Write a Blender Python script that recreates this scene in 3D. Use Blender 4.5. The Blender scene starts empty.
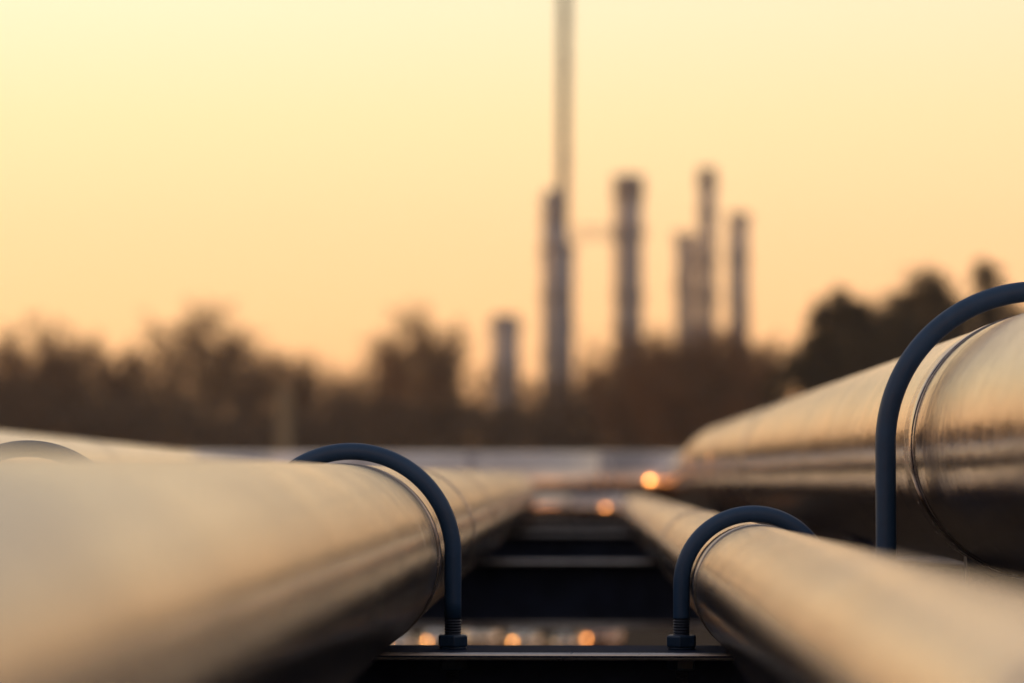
import bpy, math, random
from mathutils import Vector, Matrix, Euler
random.seed(11)
PI = math.pi
S = bpy.context.scene
COL = S.collection
GZ = 0.0                       # ground level
CAMZ = 0.86                    # eye height
F = 100.0 / 36.0 * 1024.0      # focal length in pixels
PITCH = math.atan(134.5 / F)
YAW = math.atan(73.0 / F * math.cos(PITCH))
FY = 3.3                       # the sharp plane: first cross beam
ROT = Euler((PI / 2 + PITCH, 0, YAW), 'XYZ').to_matrix()
CAM = Vector((0, 0, CAMZ))

def at(px, py, Y):
    d = ROT @ Vector(((px - 512) / F, (341.5 - py) / F, -1.0))
    return CAM + d * (Y / d.y)

# ------------------------------------------------------------------ mesh helpers
class MB:
    def __init__(s): s.v = []; s.f = []; s.sm = []
    def add(s, vs, fs, smooth=False):
        o = len(s.v)
        s.v += [tuple(v) for v in vs]
        s.f += [tuple(o + i for i in f) for f in fs]
        s.sm += [smooth] * len(fs)
        return s
    def box(s, a, b):
        (x0, y0, z0), (x1, y1, z1) = a, b
        vs = [(x0,y0,z0),(x1,y0,z0),(x1,y1,z0),(x0,y1,z0),(x0,y0,z1),(x1,y0,z1),(x1,y1,z1),(x0,y1,z1)]
        return s.add(vs, [(0,3,2,1),(4,5,6,7),(0,1,5,4),(1,2,6,5),(2,3,7,6),(3,0,4,7)])
    def tube(s, pts, rad, n=16, caps=True, smooth=True):
        pts = [Vector(p) for p in pts]
        if not hasattr(rad, '__len__'): rad = [rad] * len(pts)
        m = len(pts); tang = []
        for i in range(m):
            t = pts[min(i+1, m-1)] - pts[max(i-1, 0)]
            if t.length < 1e-9: t = tang[-1] if tang else Vector((0,0,1))
            tang.append(t.normalized())
        up = Vector((0,0,1)) if abs(tang[0].z) < .9 else Vector((1,0,0))
        u = (up - tang[0] * up.dot(tang[0])).normalized()
        vs = []
        for i in range(m):
            u = (u - tang[i] * u.dot(tang[i])).normalized()
            w = tang[i].cross(u)
            for k in range(n):
                a = 2 * PI * k / n
                vs.append(pts[i] + (u * math.cos(a) + w * math.sin(a)) * rad[i])
        fs = [(i*n+k, i*n+(k+1) % n, (i+1)*n+(k+1) % n, (i+1)*n+k) for i in range(m-1) for k in range(n)]
        s.add(vs, fs, smooth)
        if caps:
            o = len(s.v) - m * n
            s.f += [tuple(o + k for k in reversed(range(n))), tuple(o + (m-1)*n + k for k in range(n))]
            s.sm += [False, False]
        return s
    def prism(s, poly, axis, a, b):
        # polygon (list of 2-D) extruded along axis 'x','y','z'
        def P(p, t): return {'x': (t, p[0], p[1]), 'y': (p[0], t, p[1]), 'z': (p[0], p[1], t)}[axis]
        n = len(poly)
        vs = [P(p, a) for p in poly] + [P(p, b) for p in poly]
        fs = [tuple(range(n)), tuple(n + k for k in reversed(range(n)))] + [((k+1) % n, k, n+k, n+(k+1) % n) for k in range(n)]
        return s.add(vs, fs)
    def build(s, name, mat, parent=None, loc=None, bevel=0, fix=True):
        me = bpy.data.meshes.new(name); me.from_pydata(s.v, [], s.f)
        me.polygons.foreach_set('use_smooth', s.sm); me.materials.append(mat); me.update()
        if fix:
            import bmesh
            b = bmesh.new(); b.from_mesh(me); bmesh.ops.recalc_face_normals(b, faces=b.faces); b.to_mesh(me); b.free()
        o = bpy.data.objects.new(name, me); COL.objects.link(o)
        if parent: o.parent = parent
        if loc is not None: o.location = loc
        if bevel:
            md = o.modifiers.new('bevel', 'BEVEL'); md.width = bevel; md.segments = 3; md.limit_method = 'ANGLE'
        return o

def empty(name, loc, label, cat, group=None, rz=0):
    o = bpy.data.objects.new(name, None); COL.objects.link(o)
    o.location = loc; o.rotation_euler = (0, 0, rz); o.empty_display_size = .1
    return tag(o, label, cat, group)
def tag(o, label=None, cat=None, group=None, kind=None):
    if label: o['label'] = label
    if cat: o['category'] = cat
    if group: o['group'] = group
    if kind: o['kind'] = kind
    return o
def copy_tree(o, parent=None):
    c = o.copy(); COL.objects.link(c)
    if parent: c.parent = parent
    for ch in o.children: copy_tree(ch, c)
    return c

# ------------------------------------------------------------------ materials
def mat(name):
    m = bpy.data.materials.new(name); m.use_nodes = True
    nt = m.node_tree; b = nt.nodes['Principled BSDF']
    return m, nt, b
def N(nt, t, **kw):
    n = nt.nodes.new(t)
    for k, v in kw.items(): setattr(n, k, v)
    return n
def noise(nt, scale, mapscale=(1,1,1), detail=4, rough=.55):
    tc = N(nt, 'ShaderNodeTexCoord'); mp = N(nt, 'ShaderNodeMapping'); no = N(nt, 'ShaderNodeTexNoise')
    mp.inputs['Scale'].default_value = mapscale
    no.inputs['Scale'].default_value = scale; no.inputs['Detail'].default_value = detail; no.inputs['Roughness'].default_value = rough
    nt.links.new(tc.outputs['Object'], mp.inputs['Vector']); nt.links.new(mp.outputs[0], no.inputs['Vector'])
    return no.outputs['Fac']
def ramp(nt, fac, stops):
    r = N(nt, 'ShaderNodeValToRGB'); e = r.color_ramp.elements
    while len(e) < len(stops): e.new(.5)
    for i, (p, c) in enumerate(stops):
        e[i].position = p; e[i].color = (*c, 1) if hasattr(c, '__len__') else (c, c, c, 1)
    nt.links.new(fac, r.inputs[0]); return r.outputs[0]
def mixc(nt, fac, a, b, blend='MIX'):
    m = N(nt, 'ShaderNodeMix', data_type='RGBA', blend_type=blend)
    if hasattr(fac, 'is_output'): nt.links.new(fac, m.inputs[0])
    else: m.inputs[0].default_value = fac
    for s, i in ((a, 6), (b, 7)):
        if hasattr(s, 'is_output'): nt.links.new(s, m.inputs[i])
        else: m.inputs[i].default_value = (*s, 1)
    return m.outputs[2]

def metal_pipe(name, c0, c1, r0, r1, streak=.05):
    m, nt, b = mat(name)
    big = noise(nt, 5, (1, .7, 1), 5, .6)
    fine = noise(nt, 60, (1, 1, 1), 4, .6)
    st = noise(nt, 3, (.7, 22, .7), 3, .6)          # streaks that run round the pipe
    dirt = ramp(nt, big, [(.36, c0), (.64, c1)])
    dirt = mixc(nt, .35, dirt, ramp(nt, st, [(.3, c1), (.7, c0)]))
    dirt = mixc(nt, ramp(nt, fine, [(.62, 0), (.8, .5)]), dirt, tuple(x * .55 for x in c1))
    nt.links.new(dirt, b.inputs['Base Color'])
    rr = mixc(nt, .5, ramp(nt, big, [(.3, r0), (.75, r1)]), ramp(nt, st, [(.3, r0), (.7, r1)]))
    nt.links.new(rr, b.inputs['Roughness'])
    b.inputs['Metallic'].default_value = 1
    bp = N(nt, 'ShaderNodeBump'); bp.inputs['Strength'].default_value = streak; bp.inputs['Distance'].default_value = .02
    nt.links.new(st, bp.inputs['Height'])
    bp2 = N(nt, 'ShaderNodeBump'); bp2.inputs['Strength'].default_value = .12; bp2.inputs['Distance'].default_value = .03
    nt.links.new(big, bp2.inputs['Height']); nt.links.new(bp.outputs[0], bp2.inputs['Normal'])
    nt.links.new(bp2.outputs[0], b.inputs['Normal'])
    return m
def paint(name, c, rough=.5, var=.25, scale=12, metal=0, spec=.5, bump=0.0):
    m, nt, b = mat(name)
    n = noise(nt, scale, (1,1,1), 6, .65)
    nt.links.new(ramp(nt, n, [(.3, tuple(x*(1-var) for x in c)), (.7, tuple(min(1, x*(1+var)) for x in c))]), b.inputs['Base Color'])
    nt.links.new(ramp(nt, n, [(.3, max(0, rough-.1)), (.7, min(1, rough+.1))]), b.inputs['Roughness'])
    b.inputs['Metallic'].default_value = metal; b.inputs['Specular IOR Level'].default_value = spec
    if bump:
        bp = N(nt, 'ShaderNodeBump'); bp.inputs['Strength'].default_value = bump; bp.inputs['Distance'].default_value = .002
        n2 = noise(nt, scale * 12, (1,1,1), 4, .6)
        nt.links.new(n2, bp.inputs['Height']); nt.links.new(bp.outputs[0], b.inputs['Normal'])
    return m

M = {}
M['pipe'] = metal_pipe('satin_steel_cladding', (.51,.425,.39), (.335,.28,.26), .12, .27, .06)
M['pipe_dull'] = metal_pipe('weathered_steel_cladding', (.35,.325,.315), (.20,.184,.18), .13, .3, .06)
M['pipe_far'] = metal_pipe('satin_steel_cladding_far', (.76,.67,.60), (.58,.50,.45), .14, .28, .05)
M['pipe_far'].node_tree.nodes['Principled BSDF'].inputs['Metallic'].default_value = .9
M['band'] = paint('steel_joint_band', (.42,.355,.335), .24, .12, 20, 1)
M['seal'] = paint('dark_joint_sealant', (.09,.08,.07), .6, .3, 30)
M['blue'] = paint('navy_paint', (.017,.05,.122), .48, .16, 30, 0, .3, .12)
M['bluenut'] = paint('navy_paint_nut', (.012,.034,.08), .45, .2, 40, 0, .4, .15)
M['thread'] = paint('dark_thread_steel', (.016,.024,.048), .5, .3, 60, 0, .35)
M['beamtop'] = paint('grimy_beam_face', (.013,.021,.048), .85, .35, 14, 0, .06, .15)
M['edge'] = paint('worn_beam_edge', (.46,.45,.46), .34, .25, 30, .9)  # pale edge colour paints in the sky light along the flange rims
M['beam'] = paint('dark_blue_beam_paint', (.018,.026,.05), .38, .25, 10, 0, .5, .08)
M['polish'] = paint('polished_steel', (.8,.76,.7), .16, .1, 4, 1)
for n_ in M['polish'].node_tree.nodes:
    if n_.type == 'VALTORGB' and n_.color_ramp.elements[0].color[0] < .1: n_.color_ramp.elements[0].color = (.13,.13,.13,1); n_.color_ramp.elements[1].color = (.2,.2,.2,1)
M['tower'] = paint('grey_process_paint', (.17,.23,.34), .5, .15, .3)
M['towerdark'] = paint('dark_process_steel', (.10,.115,.15), .6, .2, .3)
M['mast'] = paint('dark_mast_steel', (.055,.06,.07), .6, .2, .4)
M['galv'] = paint('galvanised_ladder_steel', (.36,.32,.28), .55, .2, .5)
M['bark'] = paint('winter_bark', (.075,.055,.04), .9, .3, 3, 0, .1)
M['twig'] = paint('winter_twigs', (.115,.078,.052), .9, .3, 1, 0, .1)
M['needle'] = paint('dark_evergreen_foliage', (.026,.027,.018), .9, .4, .8, 0, .1)
M['scrub'] = paint('brown_scrub', (.082,.068,.054), .95, .4, .5, 0, .05)
M['pale'] = paint('weathered_pale_render', (.17,.165,.125), .9, .12, 2)

# ------------------------------------------------------------------ camera, light, sky
cd = bpy.data.cameras.new('camera'); cam = bpy.data.objects.new('camera', cd); COL.objects.link(cam)
cam.location = CAM; cam.rotation_euler = (PI / 2 + PITCH, 0, YAW)
cd.lens = 100; cd.sensor_width = 36; cd.clip_start = .02; cd.clip_end = 6000
cd.dof.use_dof = True; cd.dof.focus_distance = FY - .01; cd.dof.aperture_fstop = 3.6
S.camera = cam
SUN_EL = math.radians(7.5); SUN_AZ = math.radians(-98)      # azimuth from +Y, negative = left
sdir = Vector((math.sin(SUN_AZ) * math.cos(SUN_EL), math.cos(SUN_AZ) * math.cos(SUN_EL), math.sin(SUN_EL)))
sl = bpy.data.lights.new('sun', 'SUN'); so = bpy.data.objects.new('sun', sl); COL.objects.link(so)
sl.energy = 3.4; sl.angle = math.radians(.53); sl.color = (1, .38, .08)
so.rotation_euler = sdir.to_track_quat('Z', 'Y').to_euler(); so.location = (-20, 20, 30)
W = bpy.data.worlds.new('World'); S.world = W; W.use_nodes = True
nt = W.node_tree; bg = nt.nodes['Background']
sky = N(nt, 'ShaderNodeTexSky', sky_type='NISHITA')
sky.sun_disc = False; sky.sun_elevation = SUN_EL; sky.sun_rotation = SUN_AZ
sky.altitude = 50; sky.air_density = 1.0; sky.dust_density = 3.0; sky.ozone_density = 1.0
# dusk sky: Nishita scattering plus the thin bright veil of haze that fills the sunset side
geo = N(nt, 'ShaderNodeTexCoord'); sep = N(nt, 'ShaderNodeSeparateXYZ'); nt.links.new(geo.outputs['Generated'], sep.inputs[0])
front = ramp(nt, sep.outputs['Z'], [(0.0, (1.28,.55,.18)), (.03, (1.35,.665,.25)), (.055, (1.37,.755,.305)), (.085, (1.36,.82,.36)), (.125, (1.22,.89,.44)), (.165, (1.07,.94,.575)), (.195, (.86,.74,.53)), (.25, (.60,.53,.46)), (.36, (.46,.41,.39)), (.55, (.33,.315,.33)), (1.0, (.20,.21,.25))])
back = ramp(nt, sep.outputs['Z'], [(0.0, (1.15,.48,.16)), (.10, (1.30,.60,.27)), (.20, (1.05,.56,.30)), (.34, (.60,.49,.42)), (.5, (.53,.46,.39)), (1.0, (.20,.21,.25))])
hv = N(nt, 'ShaderNodeVectorMath', operation='MULTIPLY'); hv.inputs[1].default_value = (1, 1, 0); nt.links.new(geo.outputs['Generated'], hv.inputs[0])
hn = N(nt, 'ShaderNodeVectorMath', operation='NORMALIZE'); nt.links.new(hv.outputs[0], hn.inputs[0])
dp = N(nt, 'ShaderNodeVectorMath', operation='DOT_PRODUCT'); nt.links.new(hn.outputs[0], dp.inputs[0])
ga = math.radians(-48); dp.inputs[1].default_value = (math.sin(ga), math.cos(ga), 0)
mr = N(nt, 'ShaderNodeMapRange'); mr.inputs['From Min'].default_value = -1; mr.inputs['From Max'].default_value = 1
nt.links.new(dp.outputs['Value'], mr.inputs['Value'])
azi = ramp(nt, mr.outputs[0], [(.12, 0), (.5, .2), (.70, .5), (.79, .72), (.86, .86), (.93, 1)])
veil = mixc(nt, azi, back, front)
gn = N(nt, 'ShaderNodeMapRange'); gn.inputs['From Min'].default_value = .93; gn.inputs['From Max'].default_value = .985
gn.inputs['To Min'].default_value = 1.0; gn.inputs['To Max'].default_value = 1.3
nt.links.new(mr.outputs[0], gn.inputs['Value'])
gs = N(nt, 'ShaderNodeVectorMath', operation='SCALE'); nt.links.new(veil, gs.inputs[0]); nt.links.new(gn.outputs[0], gs.inputs['Scale'])
veil = gs.outputs[0]
nis = mixc(nt, 1.0, sky.outputs[0], (.035,.027,.025), 'MULTIPLY')
tot = mixc(nt, 1.0, mixc(nt, 1.0, veil, (1.12,1.16,1.18), 'MULTIPLY'), nis, 'ADD')
sc10 = N(nt, 'ShaderNodeVectorMath', operation='SCALE'); sc10.inputs['Scale'].default_value = 10.0; nt.links.new(tot, sc10.inputs[0])
nt.links.new(sc10.outputs[0], bg.inputs['Color']); bg.inputs['Strength'].default_value = .1
S.view_settings.view_transform = 'Standard'; S.view_settings.look = 'None'
S.view_settings.exposure = 0; S.view_settings.gamma = 1
S.cycles.use_denoising = True; S.cycles.max_bounces = 8
S.cycles.sample_clamp_indirect = 6

# ------------------------------------------------------------------ ground
m, nt, b = mat('dark_gravel_ground')
g1 = noise(nt, .35, (1,1,1), 6, .6); g2 = noise(nt, 40, (1,1,1), 3, .6)
c = mixc(nt, .5, ramp(nt, g1, [(.3, (.018,.016,.014)), (.7, (.035,.03,.025))]), ramp(nt, g2, [(.3, (.012,.011,.01)), (.7, (.045,.04,.035))]))
nt.links.new(c, b.inputs['Base Color']); b.inputs['Roughness'].default_value = .95; b.inputs['Specular IOR Level'].default_value = .1
bp = N(nt, 'ShaderNodeBump'); bp.inputs['Strength'].default_value = .6; bp.inputs['Distance'].default_value = .02
nt.links.new(g2, bp.inputs['Height']); nt.links.new(bp.outputs[0], b.inputs['Normal'])
gm = MB(); n = 64
gm.add([(0, 0, 0)] + [(1000*math.cos(2*PI*k/n), 1000*math.sin(2*PI*k/n), 0) for k in range(n)], [(0, k+1, (k+1) % n + 1) for k in range(n)])
tag(gm.build('ground', m), 'dark gravel and bare earth under and beyond the pipes', None, None, 'structure')

# ------------------------------------------------------------------ beams
BT = at(585, 649, FY).z          # top of the flange under the U-bolt nuts
def beam(Y, label, x0=-1.12, x1=1.05):
    t = empty('cross_beam', (0, Y, 0), label, 'beam', 'steel cross beams under the pipes')
    w, h, tf, tw = .074, .16, .0085, .006
    prof = [(-w, BT), (-w, BT-tf), (-tw, BT-tf), (-tw, BT-h+tf), (-w, BT-h+tf), (-w, BT-h), (w, BT-h), (w, BT-h+tf), (tw, BT-h+tf), (tw, BT-tf), (w, BT-tf), (w, BT)]
    g = MB().prism(prof, 'x', x0, x1).build('girder', M['beamtop'], t, bevel=.0032)
    g.data.materials.append(M['edge']); g.modifiers[0].material = 1
    for x in (x0 + .12, x1 - .12):
        p = MB()
        p.box((x-.05, -.05, .012), (x+.05, -.042, BT-h)); p.box((x-.05, .042, .012), (x+.05, .05, BT-h)); p.box((x-.004, -.042, .012), (x+.004, .042, BT-h))
        leg = p.build('leg', M['beam'], t)
        q = MB().box((x-.1, -.1, -.02), (x+.1, .1, .012)); q.build('base_plate', M['beam'], leg)
    return t
beam(FY, 'nearest dark blue steel beam, sharp, with the hex nuts on it')
beam(6.8, 'blurred steel beam seen between the pipes, first behind the sharp one')
beam(10.2, 'second blurred beam behind the sharp one, in the dark gap between pipes')
beam(12.0, 'farthest cross beam, just before the pipes bend away')

# ------------------------------------------------------------------ pipes
def vdir(px, py):                # direction whose vanishing point is that pixel
    d = ROT @ Vector(((px - 512) / F, (341.5 - py) / F, -1.0)); return d / d.y
def joint(parent, c, d, r, w, loc0):
    d = d.normalized()
    j = MB(); h = .0016
    pts = [(-w/2, r+.0002), (-w/2+.001, r+h), (w/2-.001, r+h), (w/2, r+.0002)]
    P = []; R = []
    for a, rr in pts: P.append(c + d*a - loc0); R.append(rr)
    j.tube(P, R, 96, caps=False)
    o = j.build('joint_band', M['band'], parent)
    s = MB(); s.tube([c + d*(-w/2-.0035) - loc0, c + d*(-w/2-.0005) - loc0], [r+.0007, r+.0014], 96, caps=False)
    s.build('sealant_bead', M['seal'], o)
    return o
def arc(c, a, b, R, ang, n=20):
    # start at c + a*R, sweep towards direction b by ang
    return [c + a*R*math.cos(ang*k/n) + b*R*math.sin(ang*k/n) for k in range(n+1)]
X = Vector((1,0,0)); Yv = Vector((0,1,0)); Z = Vector((0,0,1))

def straight_pts(a, b, step=.1):
    n = max(2, int((b - a).length / step)); return [a.lerp(b, k/n) for k in range(n+1)]

# left pipe
def pipe_run(label, cpx, cpy, rpx, vp, y0, y1, bands, pm='pipe', group='silvery insulated pipes running side by side'):
    c = at(cpx, cpy, FY); d = vdir(*vp); r = rpx / F * FY
    p0 = c + d * (y0 - FY); p1 = c + d * (y1 - FY)
    t = empty('steel_pipe', p0, label, 'pipe', group)
    MB().tube([q - p0 for q in straight_pts(p0, p1, .25)], r, 96, caps=True).build('pipe_barrel', M[pm], t)
    for yb, w in bands: joint(t, c + d * (yb - FY), d, r, w, p0)
    return t, c, d, r, p0, p1

# 1 left
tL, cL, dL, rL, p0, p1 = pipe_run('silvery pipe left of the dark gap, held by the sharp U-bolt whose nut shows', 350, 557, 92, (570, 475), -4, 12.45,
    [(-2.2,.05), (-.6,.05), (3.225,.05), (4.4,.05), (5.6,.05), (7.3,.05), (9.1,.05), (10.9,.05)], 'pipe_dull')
R = .30
el = MB(); pts = arc(p1 - X*R, X, Yv, R, PI/2); el.tube([q - p0 for q in pts], rL*1.004, 64).build('elbow', M['pipe_dull'], tL)
e1 = pts[-1]; MB().tube([e1 - p0, e1 - X*3.2 - p0], rL, 64).build('side_run', M['pipe_dull'], tL)
joint(tL, p1, dL, rL, .05, p0); joint(tL, e1, -X, rL, .05, p0)
# 2 small
tS, cS, dS, rS, p0, p1 = pipe_run('slimmer silvery pipe right of the dark gap, under the smallest U-bolt arch', 753, 586, 61.5, (595, 484), -4, 13.2,
    [(-2.4,.04), (-.9,.04), (.9,.04), (3.175,.05), (4.9,.04), (6.6,.04), (8.4,.04), (10.2,.04), (12.1,.04)])
R = .26
pts = arc(p1 - X*R, X, Yv, R, PI/2); MB().tube([q - p0 for q in pts], rS*1.004, 64).build('elbow', M['pipe'], tS)
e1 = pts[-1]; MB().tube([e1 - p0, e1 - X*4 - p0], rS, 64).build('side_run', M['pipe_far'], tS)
joint(tS, e1, -X, rS, .05, p0)
# 3 big
tB, cB, dB, rB, p0, p1 = pipe_run('thickest silvery pipe at the right, under the tallest U-bolt arch', 1042, 446, 130.5, (590, 473), -4, 10.9,
    [(-2.6,.06), (-.8,.06), (1.2,.06), (3.31,.10), (7.0,.06), (8.9,.06)])
rC = rB; R = .385
zc = at(585, 483, p1.y + 3.0).z
q2 = Vector((p1.x + dB.x*2.75, p1.y + 2.75, zc)); tr_ = []
for k in range(25):
    f = k/24; e = p1.z + dB.z*2.75*f; tr_.append(Vector((p1.x + dB.x*2.75*f, p1.y + 2.75*f, e + (zc - p1.z - dB.z*2.75)*(f*f*(3-2*f)))))
MB().tube([q - p0 for q in tr_], rB*1.0005, 96).build('offset_bend', M['pipe'], tB)
pts = arc(q2 - X*R, X, Yv, R, PI/2); e1 = pts[-1]; e2 = e1 - X*.06
MB().tube([q - p0 for q in pts + [e2]], rC*1.003, 96).build('elbow', M['pipe'], tB)
joint(tB, p1, dB, rB, .06, p0); joint(tB, q2, Yv, rC, .05, p0); joint(tB, e2, -X, rC, .05, p0)
# 4 far left pipe of the row (its U-bolt only just shows)
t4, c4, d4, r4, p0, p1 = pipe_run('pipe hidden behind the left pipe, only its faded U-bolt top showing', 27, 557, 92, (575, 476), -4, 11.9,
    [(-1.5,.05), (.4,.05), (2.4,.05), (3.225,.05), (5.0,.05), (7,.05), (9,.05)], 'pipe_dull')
# 5 cross pipe + far-left run
yC = e2.y; xL = at(188, 460, yC).x
c0 = Vector((xL + .4, yC, zc))
tC = empty('cross_pipe', e2, 'silvery pipe lying straight across the far end, below the trees', 'pipe')
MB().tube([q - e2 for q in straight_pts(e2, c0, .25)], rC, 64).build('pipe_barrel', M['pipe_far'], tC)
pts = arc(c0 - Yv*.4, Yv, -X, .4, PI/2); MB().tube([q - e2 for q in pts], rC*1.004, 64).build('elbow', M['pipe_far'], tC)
e3 = pts[-1]; top0 = at(0, 432, e3.x / at(0, 424, 1).x).z
yl = e3.x / at(0, 424, 1).x
sl5 = ((top0 - rC) - e3.z) / (yl - e3.y)
p5 = Vector((e3.x, -4, e3.z + sl5 * (-4 - e3.y)))
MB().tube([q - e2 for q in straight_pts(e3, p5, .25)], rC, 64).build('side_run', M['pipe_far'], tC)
for xb in (-.55, -1.1): joint(tC, Vector((xb, yC, zc)), X, rC, .05, e2)
for yb in (5, 8, 11, 13):
    q = e3.lerp(p5, (yb - e3.y) / (p5.y - e3.y)); joint(tC, q, (p5 - e3), rC, .05, e2)
# stands
def stand(x, y, ztop, label, hw=.09):
    t = empty('pipe_stand', (x, y, 0), label, 'pipe stand', 'posts carrying the far pipes')
    MB().tube([(0,0,.012), (0,0,ztop-.02)], .045, 20).build('post', M['beam'], t)
    MB().box((-.11,-.11,-.02), (.11,.11,.012)).build('base_plate', M['beam'], t)
    MB().box((-hw,-.08,ztop-.02), (hw,.08,ztop-.001)).build('saddle_plate', M['beam'], t)
stand(-.75, yC, zc - rC, 'post under the far cross pipe')
for yb in (1.5, 6.0, 11.5):
    q = e3.lerp(p5, (yb - e3.y) / (p5.y - e3.y)); stand(q.x, yb, q.z - rC, 'post under the pipe at the far left edge')
# shoe carrying the big pipe on the first beams
for Y in (FY, 6.8, 10.2):
    q = cB + dB * (Y - FY)
    t = empty('pipe_shoe', (q.x, Y, BT), 'steel shoe on the %s beam, lifting the thickest pipe' % {FY:'nearest', 6.8:'second', 10.2:'third'}[Y], 'pipe shoe', 'shoes under the thickest pipe')
    hz = q.z - BT
    MB().box((-.09,-.06,.0008), (.09,.06,.009)).build('foot_plate', M['beam'], t)
    pr = [(-.085, .009), (.085, .009)] + [((rB+.004)*math.sin(a), hz - (rB+.004)*math.cos(a)) for a in [math.radians(35 - 7*k) for k in range(11)]]
    MB().prism(pr, 'y', -.012, .012).build('cradle', M['beam'], t)

# ------------------------------------------------------------------ U-bolts
def hexnut(c, af, h, name, parent, rot=0):
    R_ = af / math.sqrt(3); n = 6; mb = MB()
    def ring(r, z): return [(c[0]+r*math.cos(rot+PI*k/3), c[1]+r*math.sin(rot+PI*k/3), z) for k in range(6)]
    v = ring(R_*.9, c[2]) + ring(R_, c[2]+h*.12) + ring(R_, c[2]+h*.88) + ring(R_*.9, c[2]+h)
    f = [tuple(reversed(range(6))), tuple(18+k for k in range(6))] + [(i*6+k, i*6+(k+1) % 6, (i+1)*6+(k+1) % 6, (i+1)*6+k) for i in range(3) for k in range(6)]
    mb.add(v, f); return mb.build(name, M['bluenut'], parent, bevel=.001)
def ubolt(label, cpx, cpy, Rout, tubepx):
    c = at(cpx, cpy, FY); r = tubepx / 2 / F * FY; Rm = Rout / F * FY - r
    t = empty('pipe_u_bolt', (c.x, FY, BT), label, 'U-bolt', 'navy U-bolts clamping the pipes to the nearest beam')
    H = c.z - BT; th = .030; nh = 12.2 / F * FY
    pts = [Vector((-Rm, 0, nh + .0215)), Vector((-Rm, 0, H*.5))]
    n = 56
    pts += [Vector((-Rm*math.cos(PI*k/n), 0, H + Rm*math.sin(PI*k/n))) for k in range(n+1)]
    pts += [Vector((Rm, 0, H*.5)), Vector((Rm, 0, nh + .0215))]
    MB().tube(pts, r, 28).build('rod', M['blue'], t)
    for sx in (-1, 1):
        P = []; Q = []; z = nh + .0215; k = 0
        while z > -.062:
            P.append((sx*Rm, 0, z)); Q.append(r*(.90 if k % 2 else 1.03)); z -= .0016; k += 1
        MB().tube(P, Q, 24, smooth=False).build('threaded_end', M['thread'], t)
        w = MB(); w.tube([(sx*Rm, 0, .0003), (sx*Rm, 0, .0022)], r*1.62, 32).build('washer', M['bluenut'], t)
        hexnut((sx*Rm, 0, .0022), 30/F*FY*.93, nh, 'nut', t, PI/6 + .12*sx)
        hexnut((sx*Rm, 0, -.0085-nh-.001), 30/F*FY*.93, nh*.95, 'lock_nut', t, PI/6 + .3*sx)
    return t
ubolt('sharp navy U-bolt arching over the pipe left of the dark gap', 350.5, 554, 111, 17)
ubolt('smallest navy U-bolt, over the slim pipe right of the dark gap', 753.5, 586, 80, 16.5)
ubolt('tallest navy U-bolt, cut by the right edge, over the thickest pipe', 1039.5, 444.5, 163, 20.5)
ubolt('faded U-bolt top peeking over the left pipe near the left edge', 27, 550, 110, 17)

# ------------------------------------------------------------------ capped stubs added under the rack to catch sun glints
for k, px in enumerate((398, 437, 480, 524, 565, 601)):
    q = at(px, (640, 636, 633, 636, 638, 633)[k], 12.5 - .17*k); rc = (.07, .066, .085, .072, .06, .09)[k]
    t = empty('standpipe', (q.x, q.y, 0), ['low glinting standpipe closest to the left pipe', 'second low glinting standpipe from the left pipe, beside the U-bolt nut', 'low glinting standpipe just right of the sharp U-bolt nut',
        'low glinting standpipe midway along the nearest beam', 'second low standpipe from the right end of its row', 'rightmost low standpipe, dull orange'][k], 'standpipe', 'row of low capped standpipes behind the nearest beam')
    zt = q.z
    MB().tube([(0,0,0), (0,0,zt-.03)], .052, 24).build('stem', M['band'], t)
    P = []; Q = []
    for i in range(13):
        a = PI/2*i/12; P.append((0, 0, zt-.03 + rc*.95*math.sin(a))); Q.append(max(.0008, rc*math.cos(a)))
    MB().tube([(0,0,zt-.05)] + P, [rc] + Q, 32).build('cap', M['polish' if k < 5 else 'band'], t)

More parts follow.
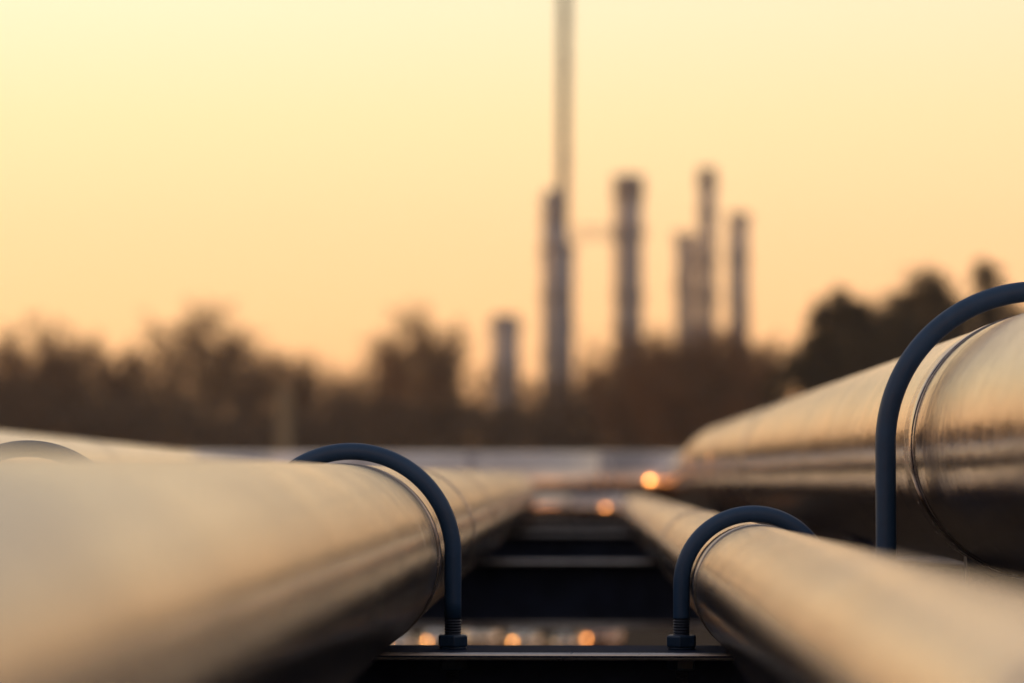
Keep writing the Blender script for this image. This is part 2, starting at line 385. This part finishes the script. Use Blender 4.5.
# ------------------------------------------------------------------ plant on the horizon
TY = 420.0
def tower(name, label, px, ptop, wpx, plats=(), ladder=None, head=None, dy=0, side=None, cat='tower', group='process columns on the skyline'):
    Y = TY + dy; base = at(px, 476, Y); top = at(px, ptop, Y).z; s = Y / F
    r = wpx * 1.8 / 2 * s
    t = empty(name, (base.x, base.y, 0), label, cat, group)
    P = [(0,0,0), (0,0,top-r)] + [(0,0,top-r + r*.9*math.sin(PI/2*i/6)) for i in range(1, 7)]
    Q = [r, r] + [max(.02, r*math.cos(PI/2*i/6)) for i in range(1, 7)]
    MB().tube(P, Q, 28).build('shell', M['tower'], t)
    MB().tube([(0,0,0), (0,0,4)], r*1.18, 28).build('skirt', M['towerdark'], t)
    if head:
        h0, h1, wk = head
        MB().tube([(0,0,at(px,h1,Y).z), (0,0,at(px,h0,Y).z)], wk*1.3/2*s, 28).build('head', M['towerdark'], t)
    for py, wk in plats:
        z = at(px, py, Y).z; R_ = wk*1.3/2*s; pm = MB()
        pm.tube([(0,0,z), (0,0,z+.12)], R_, 24)
        for zz in (.6, 1.15): pm.tube([(R_*math.cos(2*PI*k/24), R_*math.sin(2*PI*k/24), z+zz) for k in range(25)], .05, 5)
        for k in range(12): pm.tube([(R_*math.cos(PI*k/6), R_*math.sin(PI*k/6), z), (R_*math.cos(PI*k/6), R_*math.sin(PI*k/6), z+1.15)], .05, 5)
        for k in range(6): pm.tube([(R_*.95*math.cos(PI*k/3), R_*.95*math.sin(PI*k/3), z), (r*.9*math.cos(PI*k/3), r*.9*math.sin(PI*k/3), z-1.2)], .07, 5)
        pm.build('platform', M['towerdark'], t)
    if ladder:
        x, p0_, p1_, wk = ladder; lm = MB(); hx = wk/2*s; xo = x*s
        z0 = at(px, p1_, Y).z; z1 = at(px, p0_, Y).z
        for sx in (-1, 1):
            for sy in (-1, 1): lm.tube([(xo+sx*hx, sy*hx, max(0,z0)), (xo+sx*hx, sy*hx, z1)], .07, 5)
        z = max(0,z0); k = 0
        while z < z1:
            lm.box((xo-hx, -hx, z), (xo+hx, hx, z+.1))
            a, b_ = (-1, 1) if k % 2 else (1, -1)
            lm.tube([(xo+a*hx, -hx, z), (xo+b_*hx, -hx, min(z1, z+2.6))], .09, 5); lm.tube([(xo+a*hx, hx, z), (xo+b_*hx, hx, min(z1, z+2.6))], .09, 5)
            z += 2.6; k += 1
        lm.build('ladder_cage', M['galv'], t)
    if side:
        for x, p0_, wk in side:
            z1 = at(px, p0_, Y).z
            MB().tube([(x*s, -.2, 0), (x*s, -.2, z1-.6), (x*s*.8, -.15, z1-.1), (0, 0, z1)], wk/2*s, 12).build('riser_pipe', M['tower'], t)
    return t
tower('process_column', 'tall grey column with dark head, right of the tall mast', 629, 172, 15, [(200, 24), (236, 27), (300, 25), (330, 24)], (-12, 186, 345, 5), (176, 196, 24), 0, [(9.5, 205, 3)])
tower('process_column', 'slimmest tall column, in the middle of the right trio', 708, 166, 9.5, [(186, 16), (216, 15), (262, 15), (300, 16)], (-9, 235, 345, 6), (168, 182, 14), 15)
tower('process_column', 'shortest of the right trio of columns, on its left side', 685, 233, 10, [(240, 17), (290, 17)], None, (236, 246, 12), 5, [(7, 250, 3)])
tower('process_column', 'rightmost column of the plant, dark headed', 740, 211, 10, [(222, 17), (262, 15), (310, 15)], (-9, 230, 345, 5), (213, 230, 13), 8)
tower('process_column', 'short stout column among the trees left of the tall mast', 505, 313, 16, [(328, 26), (372, 26)], (11, 322, 420, 4), (315, 326, 19), -30)
tower('process_column', 'grey column at the foot of the tall mast, on its left', 552, 188, 9, [(205, 16), (226, 17), (262, 19)], (-8, 205, 440, 4), (190, 203, 11), -10)
tower('process_column', 'thick lower column joined to the left foot of the tall mast', 555.5, 226, 15, [(250, 24), (300, 24), (360, 25)], None, None, -25)
tower('process_column', 'thin brown column at the right foot of the tall mast', 566, 243, 9, [(252, 15), (330, 14)], None, (245, 255, 11), -5)
# lattice flare mast
def mast():
    Y = TY + 5; s = Y / F; b0 = at(561, 476, Y); t = empty('flare_mast', (b0.x, b0.y, 0), 'tall thin lattice flare mast rising past the top of the frame', 'mast')
    topz = at(565, -60, Y).z; lx = 4.5 * s; w0, w1 = 6.5*s, 2.9*s; lm = MB(); nseg = 34
    def corner(z, sx, sy):
        f = z / topz; w = w0*(1-f) + w1*f; return Vector((lx*f + sx*w/2, sy*w/2, z))
    for sx in (-1, 1):
        for sy in (-1, 1): lm.tube([corner(0, sx, sy), corner(topz, sx, sy)], .2, 6)
    for k in range(nseg):
        z0, z1 = topz*k/nseg, topz*(k+1)/nseg
        for (a, b_) in (((-1,-1),(1,-1)), ((1,-1),(1,1)), ((1,1),(-1,1)), ((-1,1),(-1,-1))):
            lm.tube([corner(z0, *a), corner(z1, *b_)], .1, 5); lm.tube([corner(z0, *b_), corner(z1, *a)], .1, 5); lm.tube([corner(z1, *a), corner(z1, *b_)], .1, 5)
    lm.build('lattice', M['mast'], t)
    MB().tube([(0,0,0), (lx, 0, topz + 3)], 5.6*s, 16).build('flare_pipe', M['mast'], t)
    for py in (20, 68, 165, 110):
        z = at(565, py, Y).z; f = z / topz; cx = lx*f; R_ = (5.5 if py != 110 else 4) * s
        pm = MB(); pm.tube([(cx+1.2*s,0,z), (cx+1.2*s,0,z+.15)], R_, 16)
        for zz in (.7, 1.3): pm.tube([(cx+1.2*s + R_*math.cos(2*PI*k/16), R_*math.sin(2*PI*k/16), z+zz) for k in range(17)], .07, 5)
        
        if py != 110: pm.box((cx - 3.2*s, -1.0, z-5.5*s), (cx + 5.8*s, 1.0, z+6.5*s))
        pm.build('platform', M['towerdark'], t)
mast()
# catwalk between mast column and tall column
Y = TY - 2; a = at(571, 238, Y); b = at(617, 238, Y)
cw = MB(); 
for zz in (0, 1.4):
    for yy in (-.6, .6): cw.tube([(0, yy, zz), ((b-a).x, yy, zz)], .09, 6)
k = 0; x = 0
while x < (b-a).x - .8:
    for yy in (-.6, .6): cw.tube([(x, yy, 0 if k % 2 else 1.4), (x+1.1, yy, 1.4 if k % 2 else 0)], .06, 5)
    x += 1.1; k += 1
cw.box((0, -.6, -.05), ((b-a).x, .6, .05))
tag(cw.build('catwalk', M['galv'], None, a), 'thin high catwalk from the mast foot to the tall headed column', 'catwalk')
# lower plant block between the trio
Y = TY + 2; s = Y/F; q = at(697, 476, Y)
t = empty('process_structure', (q.x, q.y, 0), 'grey steel frame block at the foot of the right trio of columns', 'steel structure')
zt = at(697, 322, Y).z; zl = at(697, 238, Y).z; fm = MB()
for x in (-9, -2, 8):
    for y in (-2.5, 2.5): fm.box((x*s-.25, y-.25, 0), (x*s+.25, y+.25, zl if x < 8 else zt))
z = 3
while z < zl:
    x1 = 8 if z < zt else -2
    fm.box((-9*s, -2.7, z-.15), (x1*s, 2.7, z+.15)); z += 4.2
fm.build('frame', M['galv'], t)
MB().box((-8.4*s, -2.2, 1), (7.4*s, 2.2, zt-.3)).build('cladding', M['tower'], t)

# ------------------------------------------------------------------ vegetation
def stick(mb, a, b, r0, r1, n=3):
    d = (b - a).normalized(); up = Vector((0,0,1)) if abs(d.z) < .9 else Vector((1,0,0))
    u = d.cross(up).normalized(); w = d.cross(u); o = len(mb.v)
    for p, r in ((a, r0), (b, r1)):
        for k in range(n):
            an = 2*PI*k/n; q = p + (u*math.cos(an) + w*math.sin(an))*r; mb.v.append((q.x, q.y, q.z))
    for k in range(n):
        mb.f.append((o+k, o+(k+1) % n, o+n+(k+1) % n, o+n+k)); mb.sm.append(False)
def rdir(rng, base, spread):
    v = Vector((rng.gauss(0,1), rng.gauss(0,1), rng.gauss(0,1))).normalized()
    return (base.normalized() + v*spread).normalized()
def bare_tree_meshes(seed, H, crown_w, first=.28, nl=16, thick=1.0):
    rng = random.Random(seed); tr = MB(); cr = MB()
    pts = [Vector((0,0,-.2))]; d = Vector((0,0,1)); n = 9
    for k in range(n):
        d = rdir(rng, d + Vector((0,0,.5)), .1); pts.append(pts[-1] + d*(H*.62/n))
    tr.tube(pts, [H*.017*(1 - .85*k/n) for k in range(n+1)], 8)
    tips = []
    for i in range(nl):
        f = first + (1-first)*i/nl; k = min(n-1, int(f*n)); p = pts[k].lerp(pts[k+1], f*n-k)
        a = i*2.4 + rng.uniform(-.5,.5); up = .45 + max(0, f-first)*2.2
        d = Vector((math.cos(a), math.sin(a), up)).normalized()
        L = .5
        while L < 9:
            e = p + d*L
            if (e.x**2 + e.y**2)/(crown_w/2)**2 + ((e.z - H*.56)/(H*.44))**2 > 1: break
            L += .15
        L *= rng.uniform(.68,.86); q = p; r = H*.007*(1.2-f*.6); m = 5
        P = [q]; 
        for j in range(m):
            d = rdir(rng, d + Vector((0,0,.12)), .18); q = q + d*(L/m); P.append(q)
        tr.tube(P, [r*(1-.75*j/m) for j in range(m+1)], 5, caps=False)
        for j in range(1, m+1):
            for _ in range(3 if j < m else 4): tips.append((P[j], d, L*.5*rng.uniform(.5,1.1), r*.45))
    for p, d, L, r in tips:
        q = p; dd = rdir(rng, d + Vector((0,0,.35)), .75)
        for s_ in range(3):
            e = q + dd*(L/3); stick(cr, q, e, r*(1-.25*s_), r*(.75-.2*s_))
            for _ in range(4):
                d2 = rdir(rng, dd + Vector((0,0,.2)), .8); l2 = L*.38*rng.uniform(.5,1.1); m_ = e + d2*l2*.5; x_ = rdir(rng, d2, .3)
                stick(cr, e, m_, .018*thick, .014*thick); stick(cr, m_, m_ + x_*l2*.6, .014*thick, .008*thick)
                for _ in range(2):
                    d3 = rdir(rng, d2, .7); stick(cr, m_, m_ + d3*l2*.55, .013*thick, .007*thick)
            q = e; dd = rdir(rng, dd, .35)
    return tr, cr
PROTO = []
for sd, H, w, fi, nl, th in ((1, 10, 8.5, .25, 17, 1.05), (2, 10, 7, .2, 17, 1.05), (3, 10, 4.6, .35, 13, .9), (4, 10, 9, .12, 20, 1.6)):
    tr, cr = bare_tree_meshes(sd, H, w, fi, nl, th); PROTO.append((tr, cr))
used = {}
def bare_tree(kind, px, ptop, Y, label, wide=1.0, rz=0, group='bare trees along the field edge'):
    b = at(px, 476, Y); h = at(px, ptop, Y).z; s = h / 10.3
    if kind not in used:
        t = empty('bare_tree', (0,0,0), label, 'tree', group)
        PROTO[kind][0].build('trunk', M['bark'], t, fix=False); PROTO[kind][1].build('crown', M['twig'], t, fix=False)
        used[kind] = t
    else: t = copy_tree(used[kind])
    t.location = (b.x, b.y, 0); t.scale = (s*wide, s*wide, s); t.rotation_euler = (0, 0, rz); t['label'] = label; t['group'] = group
    return t
TL = 150.0
for a in [
    (2, 36, 304, TL-5, 'slender bare tree poking above the others at the left edge', 1.2, .3),
    (1, 3, 336, TL, 'bare tree cut by the left edge of the frame', 1.2, 1.0),
    (3, 75, 342, TL+4, 'low bare tree right of the slender one at the left', 1.1, 2.0),
    (3, 128, 352, TL-3, 'low bare tree between the slender tree and the big round one', 1.0, 4.0),
    (0, 196, 312, TL, 'big round bare tree peaking in the left third', 1.2, .7),
    (1, 243, 338, TL+6, 'bare tree leaning on the right flank of the big round one', 1.2, 2.5),
    (3, 290, 358, TL-2, 'low bare tree behind the pale post', .95, 5.0),
    (1, 334, 364, TL+2, 'small bare tree in the dip left of the second round tree', 1.2, 3.2),
    (0, 420, 316, TL-4, 'second round bare tree, standing left of the short stout column', 1.05, 3.9),
    (1, 452, 330, TL+5, 'narrow bare tree at the right flank of the second round one', .9, .2),
    (1, 382, 346, TL+5, 'bare tree at the left flank of the second round one', .9, 1.2),
    (2, 536, 372, TL+9, 'thin bare tree between the stout column and the mast', 1.2, .9),
    (1, 590, 352, TL+8, 'thin crowned bare tree between the mast and the tall headed column', 1.0, 1.9),
    (3, 640, 336, TL-8, 'dense dark tree at the foot of the tall headed column', 1.0, .4),
    (3, 684, 336, TL-12, 'dense dark tree below the left side of the right trio', 1.0, 2.2),
    (3, 722, 332, TL-10, 'tallest dense dark tree, below the right trio of columns', 1.0, 3.3),
    (3, 752, 344, TL-14, 'dense dark tree sloping down right of the rightmost column', .9, 5.2),
]: bare_tree(*a)
# evergreens
def evergreen(seed, px, ptop, Y, wpx, label, base_f=.12):
    rng = random.Random(seed); b = at(px, 476, Y); H = at(px, ptop, Y).z; w = wpx / F * Y
    t = empty('evergreen_tree', (b.x, b.y, 0), label, 'tree', 'evergreens at the right'); tr = MB(); cr = MB()
    tr.tube([(0,0,-.2), (.05*w, 0, H*.5), (0,0,H*.95)], [H*.022, H*.014, H*.004], 8)
    ncl = 34
    for i in range(ncl):
        f = base_f + (1-base_f)*(i+.5)/ncl; prof = (.75 + .25*math.sin(f*9 + seed))*(1 if f < .62 else math.sqrt(max(.02, 1-((f-.62)/.42)**2)))
        a = i*2.4 + rng.uniform(-.6,.6); rr = w*.5*prof*rng.uniform(.35,1.0)**.6
        c = Vector((math.cos(a)*rr, math.sin(a)*rr, H*f*rng.uniform(.96,1.0)))
        stick(tr, Vector((0,0,H*f*.9)), c, H*.006, H*.002, 4)
        cs = max(.16, w*rng.uniform(.06,.15))
        for _ in range(130):
            q = c + Vector((rng.gauss(0,1)*cs, rng.gauss(0,1)*cs, rng.gauss(0,.7)*cs)); sz = rng.uniform(.06,.13)
            u = Vector((rng.gauss(0,1), rng.gauss(0,1), rng.gauss(0,1))).normalized(); v = u.orthogonal().normalized()
            o = len(cr.v); cr.v += [tuple(q+u*sz*1.5), tuple(q+v*sz*.6), tuple(q-u*sz*1.5), tuple(q-v*sz*.6)]; cr.f.append((o,o+1,o+2,o+3)); cr.sm.append(False)
    tr.build('trunk', M['bark'], t, fix=False); cr.build('crown', M['needle'], t, fix=False)
for a in [
    (21, 846, 288, 105, 72, 'dark evergreen with broad top, leftmost of the evergreens'),
    (22, 886, 306, 108, 84, 'lower evergreen filling between the two broad tops'),
    (23, 927, 272, 104, 76, 'dark evergreen rising left of the tallest U-bolt'),
    (24, 990, 256, 106, 34, 'narrow evergreen spire seen above the tallest U-bolt'),
    (25, 968, 305, 109, 90, 'bushy evergreen behind the tallest U-bolt'),
    (26, 1012, 300, 107, 60, 'evergreen glimpsed through the tallest U-bolt arch'),
    (27, 800, 356, 103, 70, 'low dark evergreen bush where the tree line dips'),
    (29, 862, 300, 107, 44, 'evergreen pressed against the broad topped one, on its right'),
    (30, 906, 292, 106, 44, 'evergreen between the lower one and the rising one'),
    (31, 948, 290, 110, 46, 'evergreen right of the rising one, behind the U-bolt curve'),
    (33, 826, 300, 106, 50, 'leftmost shoulder of the evergreens, beside the broad topped one'),
    (34, 902, 318, 102, 90, 'wide evergreen bush under the rising one'),
    (32, 838, 335, 104, 60, 'low evergreen under the broad topped one, closing the gap'),
    (28, 868, 345, 100, 90, 'wide low evergreen just above the thickest pipe'),
]: evergreen(*a)
# undergrowth: uncountable twigs and scrub below the trees
def thicket(name, path, n, hfun, depth, label, m, seed, sz=(.25, .7), spread=.8):
    rng = random.Random(seed); mb = MB(); L = [0]
    for i in range(1, len(path)): L.append(L[-1] + (Vector(path[i]) - Vector(path[i-1])).length)
    for _ in range(n):
        d = rng.random()*L[-1]; i = max(k for k in range(len(path)-1) if L[k] <= d)
        f = (d - L[i])/(L[i+1]-L[i]); p = Vector(path[i]).lerp(Vector(path[i+1]), f)
        h = hfun(d); z = h*(1 - rng.random()**(1.4 if sz[1] < 1 else .6))
        q = Vector((p.x + rng.gauss(0, depth), p.y + rng.gauss(0, depth), z)); e = q + rdir(rng, Vector((0,0,.7)), .8)*rng.uniform(*sz)
        stick(mb, q, e, rng.uniform(.03,.07)*(1.8 if sz[1] > 1 else 1), .015)
    return tag(mb.build(name, m, None, None, fix=False), label, None, None, 'stuff')
x0 = at(-60, 476, TL).x; x1 = at(1100, 476, TL).x
def hf(d):
    gap = max(0, 1 - (abs(x0 + d - at(557, 476, TL-4).x)/1.2)**4) + .6*max(0, 1 - (abs(x0 + d - at(505, 476, TL-4).x)/.9)**4)
    return (1 - .8*min(1, gap))*4.3 + .9*math.sin(d*.21+1) + .6*math.sin(d*.63) + .3*math.sin(d*1.7)
thicket('undergrowth', [(x0, TL-4, 0), (x1, TL-4, 0)], 46000, hf, 2.2, 'dark brown scrub and twigs filling the foot of the tree line', M['scrub'], 5)
thicket('woodland', [(x0-2, TL, 0), (-70, 130, 0), (-130, 60, 0), (-150, -60, 0), (-60, -150, 0), (60, -150, 0), (140, -60, 0), (120, 60, 0), (60, 130, 0), (x1+2, TL-20, 0)],
        70000, lambda d: 4.6 + 1.2*math.sin(d*.11) + .9*math.sin(d*.37+2) + .5*math.sin(d*.9), 3.0, 'woodland mass round the site, beyond the frame', M['scrub'], 8, (.5, 1.5), .8)
thicket('hedge', [(-24, -22, 0), (-24, 4, 0)], 24000, lambda d: 5.0 + .5*math.sin(d*.5), .9, 'thick bare hedge beyond the left side of the frame, shading the near pipes', M['scrub'], 9, (.3, .8))  # unseen screen, added to keep the low sun off the near pipes
# pale post in front of the trees
q = at(284, 476, 140); zt = at(284, 388, 140).z
t = empty('marker_post', (q.x, q.y, 0), 'pale upright post in front of the dark tree line', 'post')
MB().box((-.34,-.25,0), (.34,.25,zt-.2)).build('shaft', M['pale'], t, bevel=.03)
MB().box((-.41,-.33,zt-.2), (.41,.33,zt)).build('cap', M['pale'], t, bevel=.03)

# evening air: far trees and towers fade a little
m = bpy.data.materials.new('evening_air'); m.use_nodes = True; nt = m.node_tree
for n_ in list(nt.nodes):
    if n_.type != 'OUTPUT_MATERIAL': nt.nodes.remove(n_)
pv = N(nt, 'ShaderNodeVolumePrincipled'); pv.inputs['Color'].default_value = (.93, .95, 1, 1); pv.inputs['Density'].default_value = .00042
pv.inputs['Anisotropy'].default_value = .3
nt.links.new(pv.outputs[0], nt.nodes['Material Output'].inputs['Volume'])
tag(MB().box((-1010, -1010, -1), (1010, 1010, 90)).build('haze', m), 'thin warm evening haze in the air', None, None, 'stuff')
